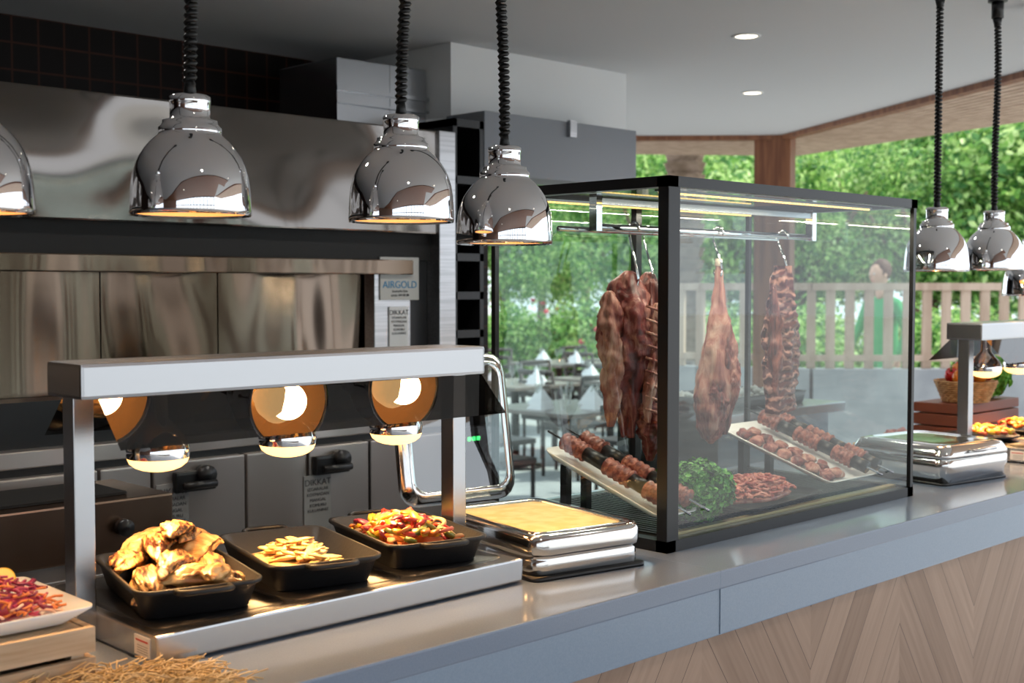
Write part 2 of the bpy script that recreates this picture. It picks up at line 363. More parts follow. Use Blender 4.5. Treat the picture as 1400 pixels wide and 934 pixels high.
# ------------------------------------------------------------ heated serving station
def heat_station(x,y):
    e=empty("heated_serving_station",(x,y,.9)); L_=.81
    b=MB("base"); b.box(0,L_,0,.46,.004,.05,steelL,bev=.004)
    for i in range(3):
        b.loft([(.0502,.125,.20,.02),(.0525,.122,.197,.02)],black,M=T(.145+i*.26,.235,0),cap1=True)
    for fx in (.04,L_-.04):
        for fy in (.04,.42): b.cyl((fx,fy,0),(fx,fy,.006),.015,black)
    b.build(parent=e)
    lb=MB("label_plate"); lb.box(-.0015,0,.02,.07,.01,.042,mat("label_paper",(.8,.78,.76),.6)); lb.box(-.002,-.0015,.025,.065,.033,.036,mat("label_red",(.6,.1,.08),.6))
    for k in range(4): lb.box(-.002,-.0015,.025,.06,.014+k*.004,.0155+k*.004,mat("label_grey",(.4,.4,.4),.6))
    lb.build(parent=e)
    pb=MB("posts")
    for px in (-.018,L_+.012): pb.box(px-.018,px+.018,.205,.245,.0,.43,steelL,bev=.002)
    for z in (.015,.035): pb.cyl((-.0385,.225,z),(-.0335,.225,z),.004,steel,8)
    pb.build(parent=e)
    MB("canopy").box(-.045,L_+.04,.155,.285,.415,.474,steelL,bev=.006).build(parent=e)
    g=MB("glass_deflector")
    for (y0,z0,y1,z1) in ((.155,.415,.08,.338),(.285,.415,.365,.338)):
        g.add([(-.015,y0,z0),(L_+.03,y0,z0),(L_+.03,y1,z1),(-.015,y1,z1)],[(0,1,2,3)],smoked)
    g.build(parent=e)
    for i,bx in enumerate((.125,.395,.66)):
        bb=MB("heat_bulb_%d"%(i+1))
        bb.lathe([(.018,.415),(.018,.37),(.035,.35),(.050,.332),(.0545,.318),(.0550,.310),(.0535,.300)],chrome,32,T(bx,.22,0))
        bb.lathe([(.0535,.300),(.049,.290),(.040,.283),(.030,.279),(.016,.276),(.001,.275)],warm,32,T(bx,.22,0)); bb.build(parent=e)
        light('SPOT',"heat_light_%d"%(i+1),(bx,.22,.270),15,(1,.55,.22),.04,parent=e,spot=2.2)
    return e
heat_station(.945,1.775); heat_station(4.165,1.775)
# ------------------------------------------------------------ pans
def pan(x,y,rz,z=.9525):
    b=MB("cast_iron_pan"); hx,hy=.110,.172
    b.loft([(0,hx*.80,hy*.84,.02),(.003,hx*.83,hy*.87,.025),(.040,hx*.93,hy*.95,.03),(.046,hx*1.0,hy*1.0,.032),(.052,hx*1.0,hy*1.0,.032),(.052,hx*.94,hy*.955,.028),(.012,hx*.82,hy*.86,.022)],cast,cap0=True,cap1=True)
    for s in (-1,1):
        pts=[(-.045,s*hy*.97,.047),(-.043,s*(hy+.018),.049),(-.03,s*(hy+.026),.050),(.03,s*(hy+.026),.050),(.043,s*(hy+.018),.049),(.045,s*hy*.97,.047)]
        b.tube(pts,.0055,cast,8)
    return b.build((x,y,z),rz)
rz=math.radians(-14)
P=[(1.095,1.985),(1.357,1.99),(1.62,1.985)]
for q in P: pan(q[0],q[1],rz)
def fishmat():
    m=bpy.data.materials.new("grilled_fish_skin"); m.use_nodes=True; nt=m.node_tree;N=nt.nodes;L=nt.links; bb=N["Principled BSDF"]
    tc=N.new("ShaderNodeTexCoord"); wv=N.new("ShaderNodeTexNoise"); wv.inputs["Scale"].default_value=42; wv.inputs["Detail"].default_value=5; wv.inputs["Distortion"].default_value=1.2
    mp=N.new("ShaderNodeMapping"); mp.inputs["Rotation"].default_value=(0,0,.6); mp.inputs["Scale"].default_value=(1.6,.55,1.2); L.new(tc.outputs["Object"],mp.inputs[0])
    L.new(mp.outputs[0],wv.inputs[0]); r=N.new("ShaderNodeValToRGB"); e=r.color_ramp.elements
    e[0].color=(.055,.016,.007,1); e[0].position=.42; e[1].color=(.74,.44,.16,1); e[1].position=.60
    k=e.new(.49); k.color=(.42,.18,.05,1)
    L.new(wv.outputs["Fac"],r.inputs[0]); L.new(r.outputs[0],bb.inputs["Base Color"]); bb.inputs["Roughness"].default_value=.42; bb.inputs["Coat Weight"].default_value=.25
    bp=N.new("ShaderNodeBump"); bp.inputs["Strength"].default_value=.8; bp.inputs["Distance"].default_value=.005; L.new(wv.outputs["Fac"],bp.inputs["Height"]); L.new(bp.outputs[0],bb.inputs["Normal"])
    return m
fish=fishmat()
chick=mat("grilled_flesh",(.42,.17,.045),.42,col2=(.80,.50,.20),ns=26,ramp=(.36,.58),bump=.7,bs=60,bd=.005,coat=.3,stretch=(1,2.6,1))
def ridged(p):
    u=(p.x/.11); p.y*=1-.45*max(0,u)**2-.25*max(0,-u)**2; p.z+=(.0026*math.sin(p.x*420+p.y*260) if p.z>0 else 0)-3.0*p.x*p.x; return p
f1=MB("grilled_fish_fillets"); c=P[0]
for (x,y,z,a,l,w_,h,tl) in [(-.03,-.09,.025,.4,.075,.032,.016,.15),(.03,-.05,.03,-.5,.085,.032,.017,-.2),(-.02,.03,.03,.9,.10,.034,.018,.25),(.03,.09,.035,.2,.085,.032,.017,-.1),(-.05,.10,.045,1.0,.085,.032,.017,.3),(-.0,-.02,.058,1.1,.105,.032,.018,.35),(.035,.02,.068,.8,.105,.032,.018,-.25),(-.01,.07,.078,1.3,.10,.031,.017,.3),(.01,-.10,.05,.1,.07,.029,.016,.1),(.045,-.09,.048,1.2,.07,.028,.015,.3),(.02,.05,.100,1.15,.10,.029,.017,.4),(.055,.0,.05,1.5,.09,.028,.016,0),(-.055,-.04,.045,1.4,.10,.028,.016,.1),(.06,.08,.078,1.0,.10,.027,.015,.45),(-.03,.12,.07,.6,.08,.028,.015,-.3)]:
    M=T(x,y,z)@RZ(a)@RY(tl)
    f1.blob((0,0,0),(l,w_,h),chick if R()<.35 else fish,amp=.12,freq=1.8,sub=4,M=M,fn=ridged)
f1.build((c[0],c[1],.958),rz)
f2=MB("grilled_sole_strips"); c=P[1]; pasta=mat("golden_strip",(.62,.33,.09),.4,col2=(.82,.60,.28),ns=20,ramp=(.4,.6),bump=.3,bs=60,bd=.003,coat=.2)
f2.blob((0,0,.012),(.075,.13,.014),pasta,sub=3)
for i in range(110):
    r_=abs(random.gauss(0,.62)); a=U(0,6.28); x=.048*r_*math.cos(a); y=.088*r_*math.sin(a)
    x=max(-.08,min(.08,x)); y=max(-.14,min(.14,y)); z=.016+max(0,.030*(1-r_*.8))+U(0,.008)
    f2.blob((0,0,0),(U(.02,.038),U(.006,.011),.0045),pasta,amp=.15,sub=2,M=T(x,y,z)@RZ(U(0,3.14))@RY(U(-.3,.3))@RX(U(-.4,.4)))
f2.build((c[0],c[1],.958),rz)
f3=MB("grilled_vegetables"); c=P[2]
vm=[mat("veg_red",(.45,.03,.015),.35,coat=.3),mat("veg_orange",(.65,.17,.02),.35,coat=.3),mat("veg_yellow",(.70,.42,.03),.35,coat=.3),mat("veg_purple",(.18,.015,.04),.35),mat("veg_cream",(.68,.45,.22),.45),mat("veg_green",(.16,.20,.03),.4),mat("veg_pink",(.60,.13,.08),.4,coat=.3)]
f3.blob((0,0,.012),(.08,.14,.02),vm[1],sub=3)
for i in range(130):
    x=U(-.075,.075); y=U(-.135,.135); z=.02+.04*max(0,1-(x/.09)**2-(y/.16)**2)+U(0,.012)
    M=T(x,y,z)@RZ(U(0,6.28))@RY(U(-.6,.6))@RX(U(-.6,.6)); k=random.choice(vm)
    if R()<.35:
        n=9; rr=U(.015,.024); pts=[(rr*math.cos(t*3.6/n),rr*math.sin(t*3.6/n),0) for t in range(n)]
        f3.tube(pts,[.003+.002*math.sin(t*3.14/8) for t in range(n)],k,6,M=M)
    else: f3.blob((0,0,0),(U(.012,.026),U(.008,.014),.006),k,amp=.2,sub=2,M=M)
f3.build((c[0],c[1],.958),rz)
# ------------------------------------------------------------ chafing dish, open
e=empty("chafing_dish",(1.95,1.93,.9),math.radians(-10)); hx,hy=.146,.20
b=MB("heating_base"); b.loft([(0,.15,.205,.02),(.008,.15,.205,.02)],black,cap0=True,cap1=True); b.build(parent=e)
b=MB("water_pan")
b.loft([(.008,hx*.95,hy*.95,.03),(.012,hx*.98,hy*.975,.035),(.040,hx*.985,hy*.98,.04),(.046,hx*.96,hy*.965,.04),(.050,hx*1.0,hy*1.0,.04),(.056,hx*1.01,hy*1.01,.04),(.082,hx*1.01,hy*1.01,.04),(.090,hx*.99,hy*.99,.04),(.094,hx*.95,hy*.95,.036),(.091,hx*.86,hy*.88,.03),(.087,hx*.84,hy*.865,.03)],polst,cap0=True)
b.loft([(.092,hx*.88,hy*.90,.03),(.096,hx*.87,hy*.89,.03),(.092,hx*.82,hy*.85,.028),(.075,hx*.80,hy*.84,.025)],polst,cap1=True)
b.box(-.04,.04,hy*.98,hy+.03,.07,.09,polst,bev=.004)
b.build(parent=e)
cream=mat("creamy_puree",(.82,.60,.22),.5,col2=(.90,.72,.34),ns=22,bump=.5,bs=45,bd=.004)
MB("puree").loft([(.080,hx*.81,hy*.845,.026),(.089,hx*.815,hy*.845,.026),(.0915,hx*.7,hy*.75,.03),(.0925,hx*.3,hy*.3,.03)],cream,cap1=True).build(parent=e)
b=MB("open_lid"); M=T(-.05,hy+.04,.092)@RX(math.radians(80)); LW,LH=.158,.175
M=M@T(0,LH,0)
b.loft([(-.006,LW,LH,.045),(.0,LW+.002,LH+.002,.046),(.008,LW-.002,LH-.002,.044),(.020,LW-.02,LH-.02,.035),(.022,LW-.03,LH-.03,.03),(.018,LW-.032,LH-.032,.03),(.004,LW-.014,LH-.014,.035),(-.006,LW,LH,.045)],polst,M=M)
b.loft([(.020,LW-.03,LH-.03,.03),(.0201,LW-.031,LH-.031,.03)],lidgl,M=M,cap1=True)
b.tube([(-.03,LH-.02,.02),(-.03,LH-.02,.045),(.03,LH-.02,.045),(.03,LH-.02,.02)],.004,polst,M=M)
b.build(parent=e)
e=empty("covered_chafing_dish",(3.70,1.90,.9),math.radians(-8)); hx,hy=.175,.18
b=MB("body"); b.loft([(0,.17,.17,.02),(.008,.17,.17,.02)],black,cap0=True,cap1=True)
b.loft([(.008,hx*.95,hy*.95,.03),(.04,hx*.97,hy*.97,.04),(.05,hx,hy,.04),(.075,hx,hy,.04),(.08,hx*.97,hy*.97,.04)],polst,cap0=True)
b.build(parent=e)
b=MB("lid"); b.loft([(.082,hx,hy,.04),(.092,hx,hy,.04),(.115,hx*.93,hy*.93,.04),(.122,hx*.8,hy*.8,.04),(.118,hx*.74,hy*.74,.04),(.12,hx*.5,hy*.5,.04)],polst,cap1=True,cap0=True)
b.tube([(-.05,-hy+.01,.10),(-.05,-hy-.02,.105),(.05,-hy-.02,.105),(.05,-hy+.01,.10)],.005,polst); b.build(parent=e)
# ------------------------------------------------------------ glass display case
X0,X1,Y0,Y1,Z0,Z1=2.18,3.30,1.745,2.32,.9,1.745
e=empty("glass_display_case",(0,0,0))
b=MB("frame")
b.box(X0,X0+.042,Y0,Y0+.03,Z0,Z1,black,bev=.002)
b.box(X1-.014,X1,Y0,Y0+.012,Z0,Z1,black); b.box(X0,X0+.014,Y1-.014,Y1,Z0,Z1,black); b.box(X1-.014,X1,Y1-.014,Y1,Z0,Z1,black)
for (x0,x1,y0,y1) in ((X0,X1,Y0,Y0+.03),(X0,X1,Y1-.03,Y1),(X0,X0+.03,Y0,Y1),(X1-.03,X1,Y0,Y1)):
    b.box(x0-.002,x1+.002,y0-.002,y1+.002,Z1-.022,Z1+.002,black); b.box(x0-.001,x1+.001,y0-.001,y1+.001,Z0,Z0+.026,black)
b.box((X0+X1)/2-.012,(X0+X1)/2+.012,Y1-.02,Y1,Z0,Z1,black)
b.build(parent=e)
b=MB("base_tray"); b.box(X0+.03,X1-.03,Y0+.03,Y1-.03,.9,.925,blackm)
for i in range(52): b.box(X0+.05+i*.02,X0+.058+i*.02,Y0+.06,Y1-.05,.925,.929,black)
b.box(X0+.035,X1-.035,Y0+.034,Y0+.055,.925,.932,mat("brass_vent",(.55,.42,.2),.35,1))
b.build(parent=e)
b=MB("glass_panes")
b.add([(X0+.042,Y0+.006,Z0+.02),(X1-.012,Y0+.006,Z0+.02),(X1-.012,Y0+.006,Z1-.02),(X0+.042,Y0+.006,Z1-.02)],[(0,1,2,3)],glass)
b.add([(X0+.006,Y0+.03,Z0+.02),(X0+.006,Y1-.014,Z0+.02),(X0+.006,Y1-.014,Z1-.02),(X0+.006,Y0+.03,Z1-.02)],[(0,1,2,3)],glass)
b.add([(X1-.006,Y0+.012,Z0+.02),(X1-.006,Y1-.014,Z0+.02),(X1-.006,Y1-.014,Z1-.02),(X1-.006,Y0+.012,Z1-.02)],[(0,1,2,3)],glass)
b.add([(X0+.014,Y1-.007,Z0+.02),(X1-.014,Y1-.007,Z0+.02),(X1-.014,Y1-.007,Z1-.02),(X0+.014,Y1-.007,Z1-.02)],[(0,1,2,3)],glass)
b.add([(X0+.03,Y0+.03,Z1-.008),(X1-.03,Y0+.03,Z1-.008),(X1-.03,Y1-.03,Z1-.008),(X0+.03,Y1-.03,Z1-.008)],[(0,1,2,3)],topgl)
b.build(parent=e)
b=MB("led_strips")
for y in (Y0+.10,Y1-.07):
    for i in range(60): x=X0+.09+i*.0158; b.box(x,x+.009,y-.003,y+.003,Z1-.028,Z1-.024,led)
    b.box(X0+.08,X1-.08,y-.006,y+.006,Z1-.024,Z1-.018,steel)
b.build(parent=e)
b=MB("hanging_rail"); RYY=2.03; rzz=1.645
b.cyl((X0+.07,RYY,rzz),(X1-.09,RYY,rzz),.009,chrome)
for x in (X0+.075,X1-.095): b.box(x-.01,x+.01,RYY-.012,RYY+.012,rzz-.01,Z1-.02,chrome)
b.box(X0+.07,X1-.09,RYY-.008,RYY+.008,Z1-.045,Z1-.03,steelL)
b.cyl((X0+.07,RYY+.12,rzz),(X1-.09,RYY+.12,rzz),.007,chrome)
b.build(parent=e)
for y in (Y0+.10,Y1-.07):
    light('AREA',"case_led_light",((X0+X1)/2,y,Z1-.035),5.5,(1,.86,.68),.95,sizey=.02,parent=e)
def meatmat(name,c0,c1,c2,sc,st=(2.4,2.4,.7)):
    m=bpy.data.materials.new(name); m.use_nodes=True; nt=m.node_tree;N=nt.nodes;L=nt.links; bb=N["Principled BSDF"]
    tc=N.new("ShaderNodeTexCoord"); mp=N.new("ShaderNodeMapping"); mp.inputs["Scale"].default_value=st; L.new(tc.outputs["Object"],mp.inputs[0])
    n=N.new("ShaderNodeTexNoise"); n.inputs["Scale"].default_value=sc; n.inputs["Detail"].default_value=8; n.inputs["Roughness"].default_value=.62; n.inputs["Distortion"].default_value=.8
    L.new(mp.outputs[0],n.inputs[0]); r=N.new("ShaderNodeValToRGB"); e=r.color_ramp.elements
    e[0].color=(*c0,1); e[0].position=.38; e[1].color=(*c2,1); e[1].position=.66; k=e.new(.50); k.color=(*c1,1)
    L.new(n.outputs["Fac"],r.inputs[0]); L.new(r.outputs[0],bb.inputs["Base Color"])
    bb.inputs["Roughness"].default_value=.45; bb.inputs["Coat Weight"].default_value=.1
    bp=N.new("ShaderNodeBump"); bp.inputs["Strength"].default_value=.9; bp.inputs["Distance"].default_value=.008; L.new(n.outputs["Fac"],bp.inputs["Height"]); L.new(bp.outputs[0],bb.inputs["Normal"])
    return m
meat=meatmat("raw_meat",(.055,.006,.005),(.17,.022,.017),(.42,.19,.14),13)
fat=meatmat("meat_fat",(.16,.025,.02),(.34,.13,.09),(.52,.33,.25),11,(2.2,2.2,.6))
dark=meatmat("dark_meat",(.03,.004,.003),(.10,.012,.009),(.28,.09,.06),16)
bone=mat("bone",(.75,.62,.48),.5)
def hook(b,x,y,ztop,zlow):
    pts=[]
    for i in range(9): a=math.pi*(1.15-i*1.15/8); pts.append((x,y+.016*math.cos(a)*1,ztop+.016*math.sin(a)))
    pts+= [(x,y+.016,ztop-.02),(x,y,(ztop+zlow)/2),(x,y-.014,zlow+.02)]
    for i in range(1,8): a=math.pi*(1+i*1.1/7); pts.append((x,y+.014*math.cos(a),zlow+.012+.016*math.sin(a)))
    b.tube(pts,.0032,chrome,8)
def prof_blob(b,x,y,zt,zb,wf,df,m,amp,seed,nz=64,na=40,off=lambda t:0):
    vs=[];fs=[]
    for j in range(nz+1):
        t=j/nz; z=zt+(zb-zt)*t; w_=wf(t); d=df(t)
        for i in range(na):
            a=2*math.pi*i/na; v=Vector((math.cos(a),math.sin(a),t*4)); k=1+amp*noise.noise(v*1.6+Vector((seed,0,0)))*2+amp*.9*noise.noise(v*4.5+Vector((seed,1,0)))+amp*.3*noise.noise(v*11+Vector((seed,1,0)))
            vs.append((x+off(t)+w_*math.cos(a)*k,y+d*math.sin(a)*k,z))
    for j in range(nz):
        for i in range(na):
            k=(i+1)%na; fs.append((j*na+i,(j+1)*na+i,(j+1)*na+k,j*na+k))
    fs.append(list(range(na))); fs.append([nz*na+i for i in range(na)][::-1])
    b.add(vs,fs,m,True)
sm=lambda t,a,b_: max(0,min(1,(t-a)/(b_-a)))
pi=math.pi
b=MB("hanging_meat_quarter"); x=2.40
hook(b,x,RYY,rzz,1.50)
prof_blob(b,x-.01,RYY+.01,1.54,1.12,lambda t:.008+.052*math.sin(min(1,t*1.08)**.6*pi*.95),lambda t:.01+.04*math.sin(min(1,t*1.08)**.7*pi*.92),meat,.26,3)
prof_blob(b,x-.07,RYY+.02,1.49,1.15,lambda t:.005+.040*math.sin(t**.6*pi*.97),lambda t:.005+.03*math.sin(t**.7*pi*.97),fat,.26,9,off=lambda t:.02*math.sin(t*3))
prof_blob(b,x+.045,RYY-.02,1.52,1.10,lambda t:.005+.036*math.sin(t**.6*pi*.97),lambda t:.005+.03*math.sin(t**.7*pi*.97),dark,.26,15,off=lambda t:.012*math.sin(t*5))
prof_blob(b,x+.02,RYY-.045,1.46,1.16,lambda t:.004+.016*math.sin(t**.6*pi*.97),lambda t:.004+.02*math.sin(t**.7*pi*.97),fat,.3,17,off=lambda t:.02*math.sin(t*4+1))
prof_blob(b,x+.03,RYY-.03,1.22,1.06,lambda t:.005+.026*math.sin(t**.6*pi*.97),lambda t:.005+.028*math.sin(t**.7*pi*.97),meat,.26,25)
for i in range(9): z=1.44-i*.032; b.tube([(x+.02+.03*t,RYY-.052-.012*math.cos(t*2),z-.012*t) for t in (-1,-.5,0,.5,1)],.0035,fat,6)
b.build()
b=MB("hanging_lamb_leg"); x=2.75; hook(b,x,RYY,rzz,1.53)
def legw(t):
    ks=[(0,.010),(.08,.013),(.2,.020),(.35,.036),(.5,.047),(.65,.054),(.8,.057),(.9,.048),(.96,.030),(1,.006)]
    for (a,u),(c_,v) in zip(ks,ks[1:]):
        if t<=c_: q=(t-a)/(c_-a); q=q*q*(3-2*q); return u+(v-u)*q
    return ks[-1][1]
prof_blob(b,x,RYY,1.56,1.075,legw,lambda t:legw(t)*.8,fat,.18,5,off=lambda t:.004-.030*sm(t,.35,1))
prof_blob(b,x+.018,RYY-.026,1.40,1.10,lambda t:.003+.022*math.sin(t**.7*pi*.97),lambda t:.003+.030*math.sin(t*pi*.97),meat,.3,11,off=lambda t:-.02*t)
prof_blob(b,x-.035,RYY-.024,1.27,1.10,lambda t:.003+.018*math.sin(t**.7*pi*.97),lambda t:.003+.024*math.sin(t*pi*.97),meat,.3,12)
b.cyl((x,RYY,1.555),(x+.003,RYY,1.575),.010,bone)
b.build()
b=MB("hanging_rib_rack"); x=3.06; hook(b,x,RYY,rzz,1.54)
vs=[];fs=[];nu,nv=28,110
for side in (0,1):
    for j in range(nv+1):
        t=j/nv; z=1.56-.42*t; w_=.010+.070*sm(t,.02,.42)**.8-.012*sm(t,.9,1.0)
        for i in range(nu+1):
            u=i/nu*2-1; ribs=.0035*math.sin(t*math.pi*2*15+u*1.6+2*noise.noise(Vector((u*2,t*6,5))))*(1 if side==0 else .5)*sm(t,.12,.25)
            th_=.018*math.sqrt(max(0,1-u*u))+.002
            yy=RYY+(-th_-ribs*math.sqrt(max(0,1-u*u)) if side==0 else th_)+.02*u*u
            vs.append((x+.02*sm(t,0,.4)+u*w_+.016*noise.noise(Vector((u*2,t*14,side)))*(.3+abs(u)),yy+.012*noise.noise(Vector((u*2,t*5,9))),z+.014*u*sm(t,.8,1)))
W=(nu+1)*(nv+1)
for side in (0,1):
    for j in range(nv):
        for i in range(nu):
            a=side*W+j*(nu+1)+i; q=(a,a+1,a+nu+2,a+nu+1); fs.append(q if side else q[::-1])
for j in range(nv):
    for i in (0,nu):
        a=j*(nu+1)+i; fs.append((a,a+nu+1,a+nu+1+W,a+W))
def ribmat():
    m=bpy.data.materials.new("rib_meat"); m.use_nodes=True; nt=m.node_tree;N=nt.nodes;L=nt.links; bb=N["Principled BSDF"]
    tc=N.new("ShaderNodeTexCoord"); wv=N.new("ShaderNodeTexWave"); wv.bands_direction='Z'; wv.inputs["Scale"].default_value=11.3; wv.inputs["Distortion"].default_value=8; wv.inputs["Detail"].default_value=5; wv.inputs["Detail Scale"].default_value=2.4
    L.new(tc.outputs["Object"],wv.inputs[0]); r=N.new("ShaderNodeValToRGB"); r.color_ramp.elements[0].color=(.07,.007,.006,1); r.color_ramp.elements[1].color=(.40,.19,.14,1); r.color_ramp.elements[0].position=.5;r.color_ramp.elements[1].position=1
    L.new(wv.outputs[0],r.inputs[0]); L.new(r.outputs[0],bb.inputs["Base Color"]); bb.inputs["Roughness"].default_value=.45
    return m
b.add(vs,fs,ribmat(),True)
prof_blob(b,x-.035,RYY+.005,1.50,1.15,lambda t:.004+.016*math.sin(t*pi*.97),lambda t:.004+.022*math.sin(t*pi*.97),dark,.25,31)
b.build()
b=MB("hanging_meat_strip"); x=2.60; hook(b,x,RYY+.12,rzz,1.52)
prof_blob(b,x,RYY+.12,1.54,1.28,lambda t:.006+.028*math.sin(t**.6*pi*.97),lambda t:.006+.02*math.sin(t**.6*pi*.97),dark,.2,41)
b.build()
keb=mat("minced_kebab",(.13,.018,.012),.45,col2=(.36,.11,.07),ns=70,ramp=(.4,.62),bump=.9,bs=90,bd=.005,coat=.2)
def skewer(b,p0,p1,segs):
    p0=Vector(p0);p1=Vector(p1); b.tube([p0+(p0-p1).normalized()*.05,p1+(p1-p0).normalized()*.06],.003,steelL,6)
    for (a,c_) in segs:
        q=[p0.lerp(p1,a+(c_-a)*i/14) for i in range(15)]
        b.tube(q,[ .008 if i in(0,14) else .021+.0035*math.sin(i*2.1) for i in range(15)],keb,12)
    prev=0
    for (a,c_) in segs:
        if a-prev>.03: b.cyl(p0.lerp(p1,prev),p0.lerp(p1,a),.018,black,12)
        prev=c_
def platter(name,x,skews,pl,seed,segs):
    random.seed(seed)
    b=MB(name); ang=math.radians(18); M=T(x,1.80,.955)@RX(ang)
    b.loft([(0,pl*.85,.17,.02),(.002,pl*.9,.18,.02),(.014,pl,.20,.025),(.017,pl,.20,.025),(.006,pl*.88,.18,.02)],porc,M=M@T(0,.20,0),cap0=True,cap1=True)
    for sx in (-.5,.5): b.box(x+sx*pl-.01,x+sx*pl+.01,2.12,2.14,.929,1.055,black)
    for dx in skews:
        a=M@Vector((dx,-.0,.042)); c_=M@Vector((dx+.01,.38,.042)); skewer(b,a,c_,segs)
    return b,M
b,M=platter("kebab_skewer_platter",2.295,(-.035,.035),.075,1,[(.03,.24),(.36,.60),(.78,1.0)]); b.build()
b,M=platter("kebab_skewer_platter",3.08,(.04,.10),.135,2,[(.12,.30),(.42,.66),(.80,1.0)])
for i in range(7):
    for j in range(2): b.blob((0,0,0),(.026,.02,.013),fat if (i+j)%2 else meat,amp=.2,sub=3,M=M@T(-.095+j*.05,.04+i*.048,.018)@RZ(U(0,1)))
b.build()
random.seed(5)
b=MB("minced_meat_tray"); b.loft([(.0,.17,.10,.03),(.002,.18,.11,.03),(.014,.20,.125,.035),(.016,.20,.125,.035),(.006,.17,.10,.03)],black,cap0=True,cap1=True)
mince=mat("minced_meat",(.30,.038,.026),.4,col2=(.52,.19,.13),ns=40,coat=.2)
b.blob((0,0,.02),(.15,.08,.022),mince,sub=3)
for i in range(190):
    x=random.gauss(0,.075);y=random.gauss(0,.035); x=max(-.16,min(.16,x)); z=.025+.03*max(0,1-(x/.17)**2-(y/.08)**2)+U(0,.01)
    a=U(0,6.28); pts=[(x+.022*t*math.cos(a+t*.8),y+.022*t*math.sin(a+t*.8),z+.004*math.sin(t*3)) for t in (-1,-.5,0,.5,1)]
    b.tube(pts,.0042,mince,6)
b.build((2.75,1.92,.931),.1)
def leafy(name,n,rad,leaf,mats,flat=.8,core=None,lo=.72):
    b=MB(name)
    if core: b.blob((0,0,0),(rad*.72,rad*.72,rad*flat*.72),core,sub=3)
    for i in range(n):
        d=Vector((random.gauss(0,1),random.gauss(0,1),random.gauss(0,1))).normalized(); r_=rad*U(lo,1.0)*(1+.25*noise.noise(d*3))
        c=Vector((d.x*r_,d.y*r_,d.z*r_*flat)); s=leaf*U(.6,1.3)
        q=(d+Vector((U(-.9,.9),U(-.9,.9),U(-.5,.9)))).to_track_quat('Z','Y').to_matrix().to_4x4(); M=Matrix.Translation(c)@q@RZ(U(0,6.3))
        k=random.choice(mats)
        b.add([(0,-s,0),(s*.5,-s*.3,s*.2),(s*.45,s*.4,.2*s),(0,s,0),(-s*.45,s*.4,.2*s),(-s*.5,-s*.3,s*.2)],[(0,1,2,3),(0,3,4,5)],k,False,M)
    return b
pg=[mat("parsley_a",(.06,.26,.025),.5),mat("parsley_b",(.13,.42,.05),.5),mat("parsley_c",(.03,.14,.015),.5)]
random.seed(11)
o=leafy("parsley_bunch",4600,.09,.008,pg,flat=.85,core=pg[2]).build((2.43,1.865,1.0)); o.scale=(1.3,.95,.95)
# ------------------------------------------------------------ foreground left
b=MB("wooden_crate")
for z in (.902,.948):
    b.box(.40,.845,1.775,1.787,z,z+.038,crate,bev=.002); b.box(.833,.845,1.79,2.05,z,z+.038,crate,bev=.002); b.box(.40,.845,2.05,2.062,z,z+.038,crate,bev=.002); b.box(.40,.412,1.79,2.05,z,z+.038,crate,bev=.002)
for x in (.413,.812):
    for y in (1.787,2.03): b.box(x,x+.02,y,y+.02,.9,.978,crate)
b.box(.415,.83,1.79,2.048,.974,.985,crate)
b.build()
b=MB("salad_platter"); b.loft([(0,.17,.11,.02),(.003,.18,.12,.02),(.022,.215,.135,.02),(.026,.215,.135,.02),(.008,.18,.115,.02)],porc,cap0=True,cap1=True)
rc=[mat("red_cabbage",(.22,.012,.06),.4,coat=.3),mat("red_cabbage_b",(.42,.03,.10),.4,coat=.3),mat("carrot_shred",(.70,.22,.06),.45),mat("white_onion",(.78,.52,.42),.4),mat("lettuce",(.25,.35,.08),.5)]
random.seed(3)
b.blob((0,0,.02),(.16,.09,.03),rc[1],sub=3)
for i in range(520):
    x=U(-.18,.18);y=U(-.11,.11); z=.018+.05*max(0,1-(x/.2)**2-(y/.13)**2)+U(0,.012)
    k=rc[int(min(4,abs(random.gauss((.17-y*1.3)*6+.4,1.0))))]
    a=U(0,6.28);ti=U(-.4,.4); l=U(.010,.022); pts=[(x+l*t*math.cos(a+t*.9),y+l*t*math.sin(a+t*.9),z+ti*l*t) for t in (-1,-.4,.3,1)]
    b.tube(pts,.0022,k,5)
lem=mat("lemon",(.85,.50,.03),.4)
ML=T(.135,.02,.052)@RX(.9)@RZ(.3)
b.lathe([(.001,0),(.017,0),(.019,.004),(.017,.008),(.001,.008)],lem,20,ML); b.lathe([(.001,.0082),(.015,.0082)],mat("lemon_flesh",(.85,.65,.2),.3),20,ML)
b.build((.64,1.925,.988))
b=MB("straw_bedding"); st=[mat("straw",(.50,.35,.16),.6),mat("straw_b",(.68,.54,.32),.6)]
for i in range(700):
    x=U(.55,1.0);y=U(1.60,1.765)
    if R()>1-abs(y-1.69)*2: continue
    h=.03*max(0,1-((x-.78)/.2)**2)
    z=.903+U(0,1)*h; a=U(0,6.28); l=U(.02,.055); c_=U(-1.2,1.2)
    pts=[(x+l*t*math.cos(a+t*c_),y+l*t*math.sin(a+t*c_)*.7,max(.9025,z+.008*math.sin(t*2+a))) for t in (-1,-.5,0,.5,1)]
    b.tube(pts,.0011,random.choice(st),4)
b.build()
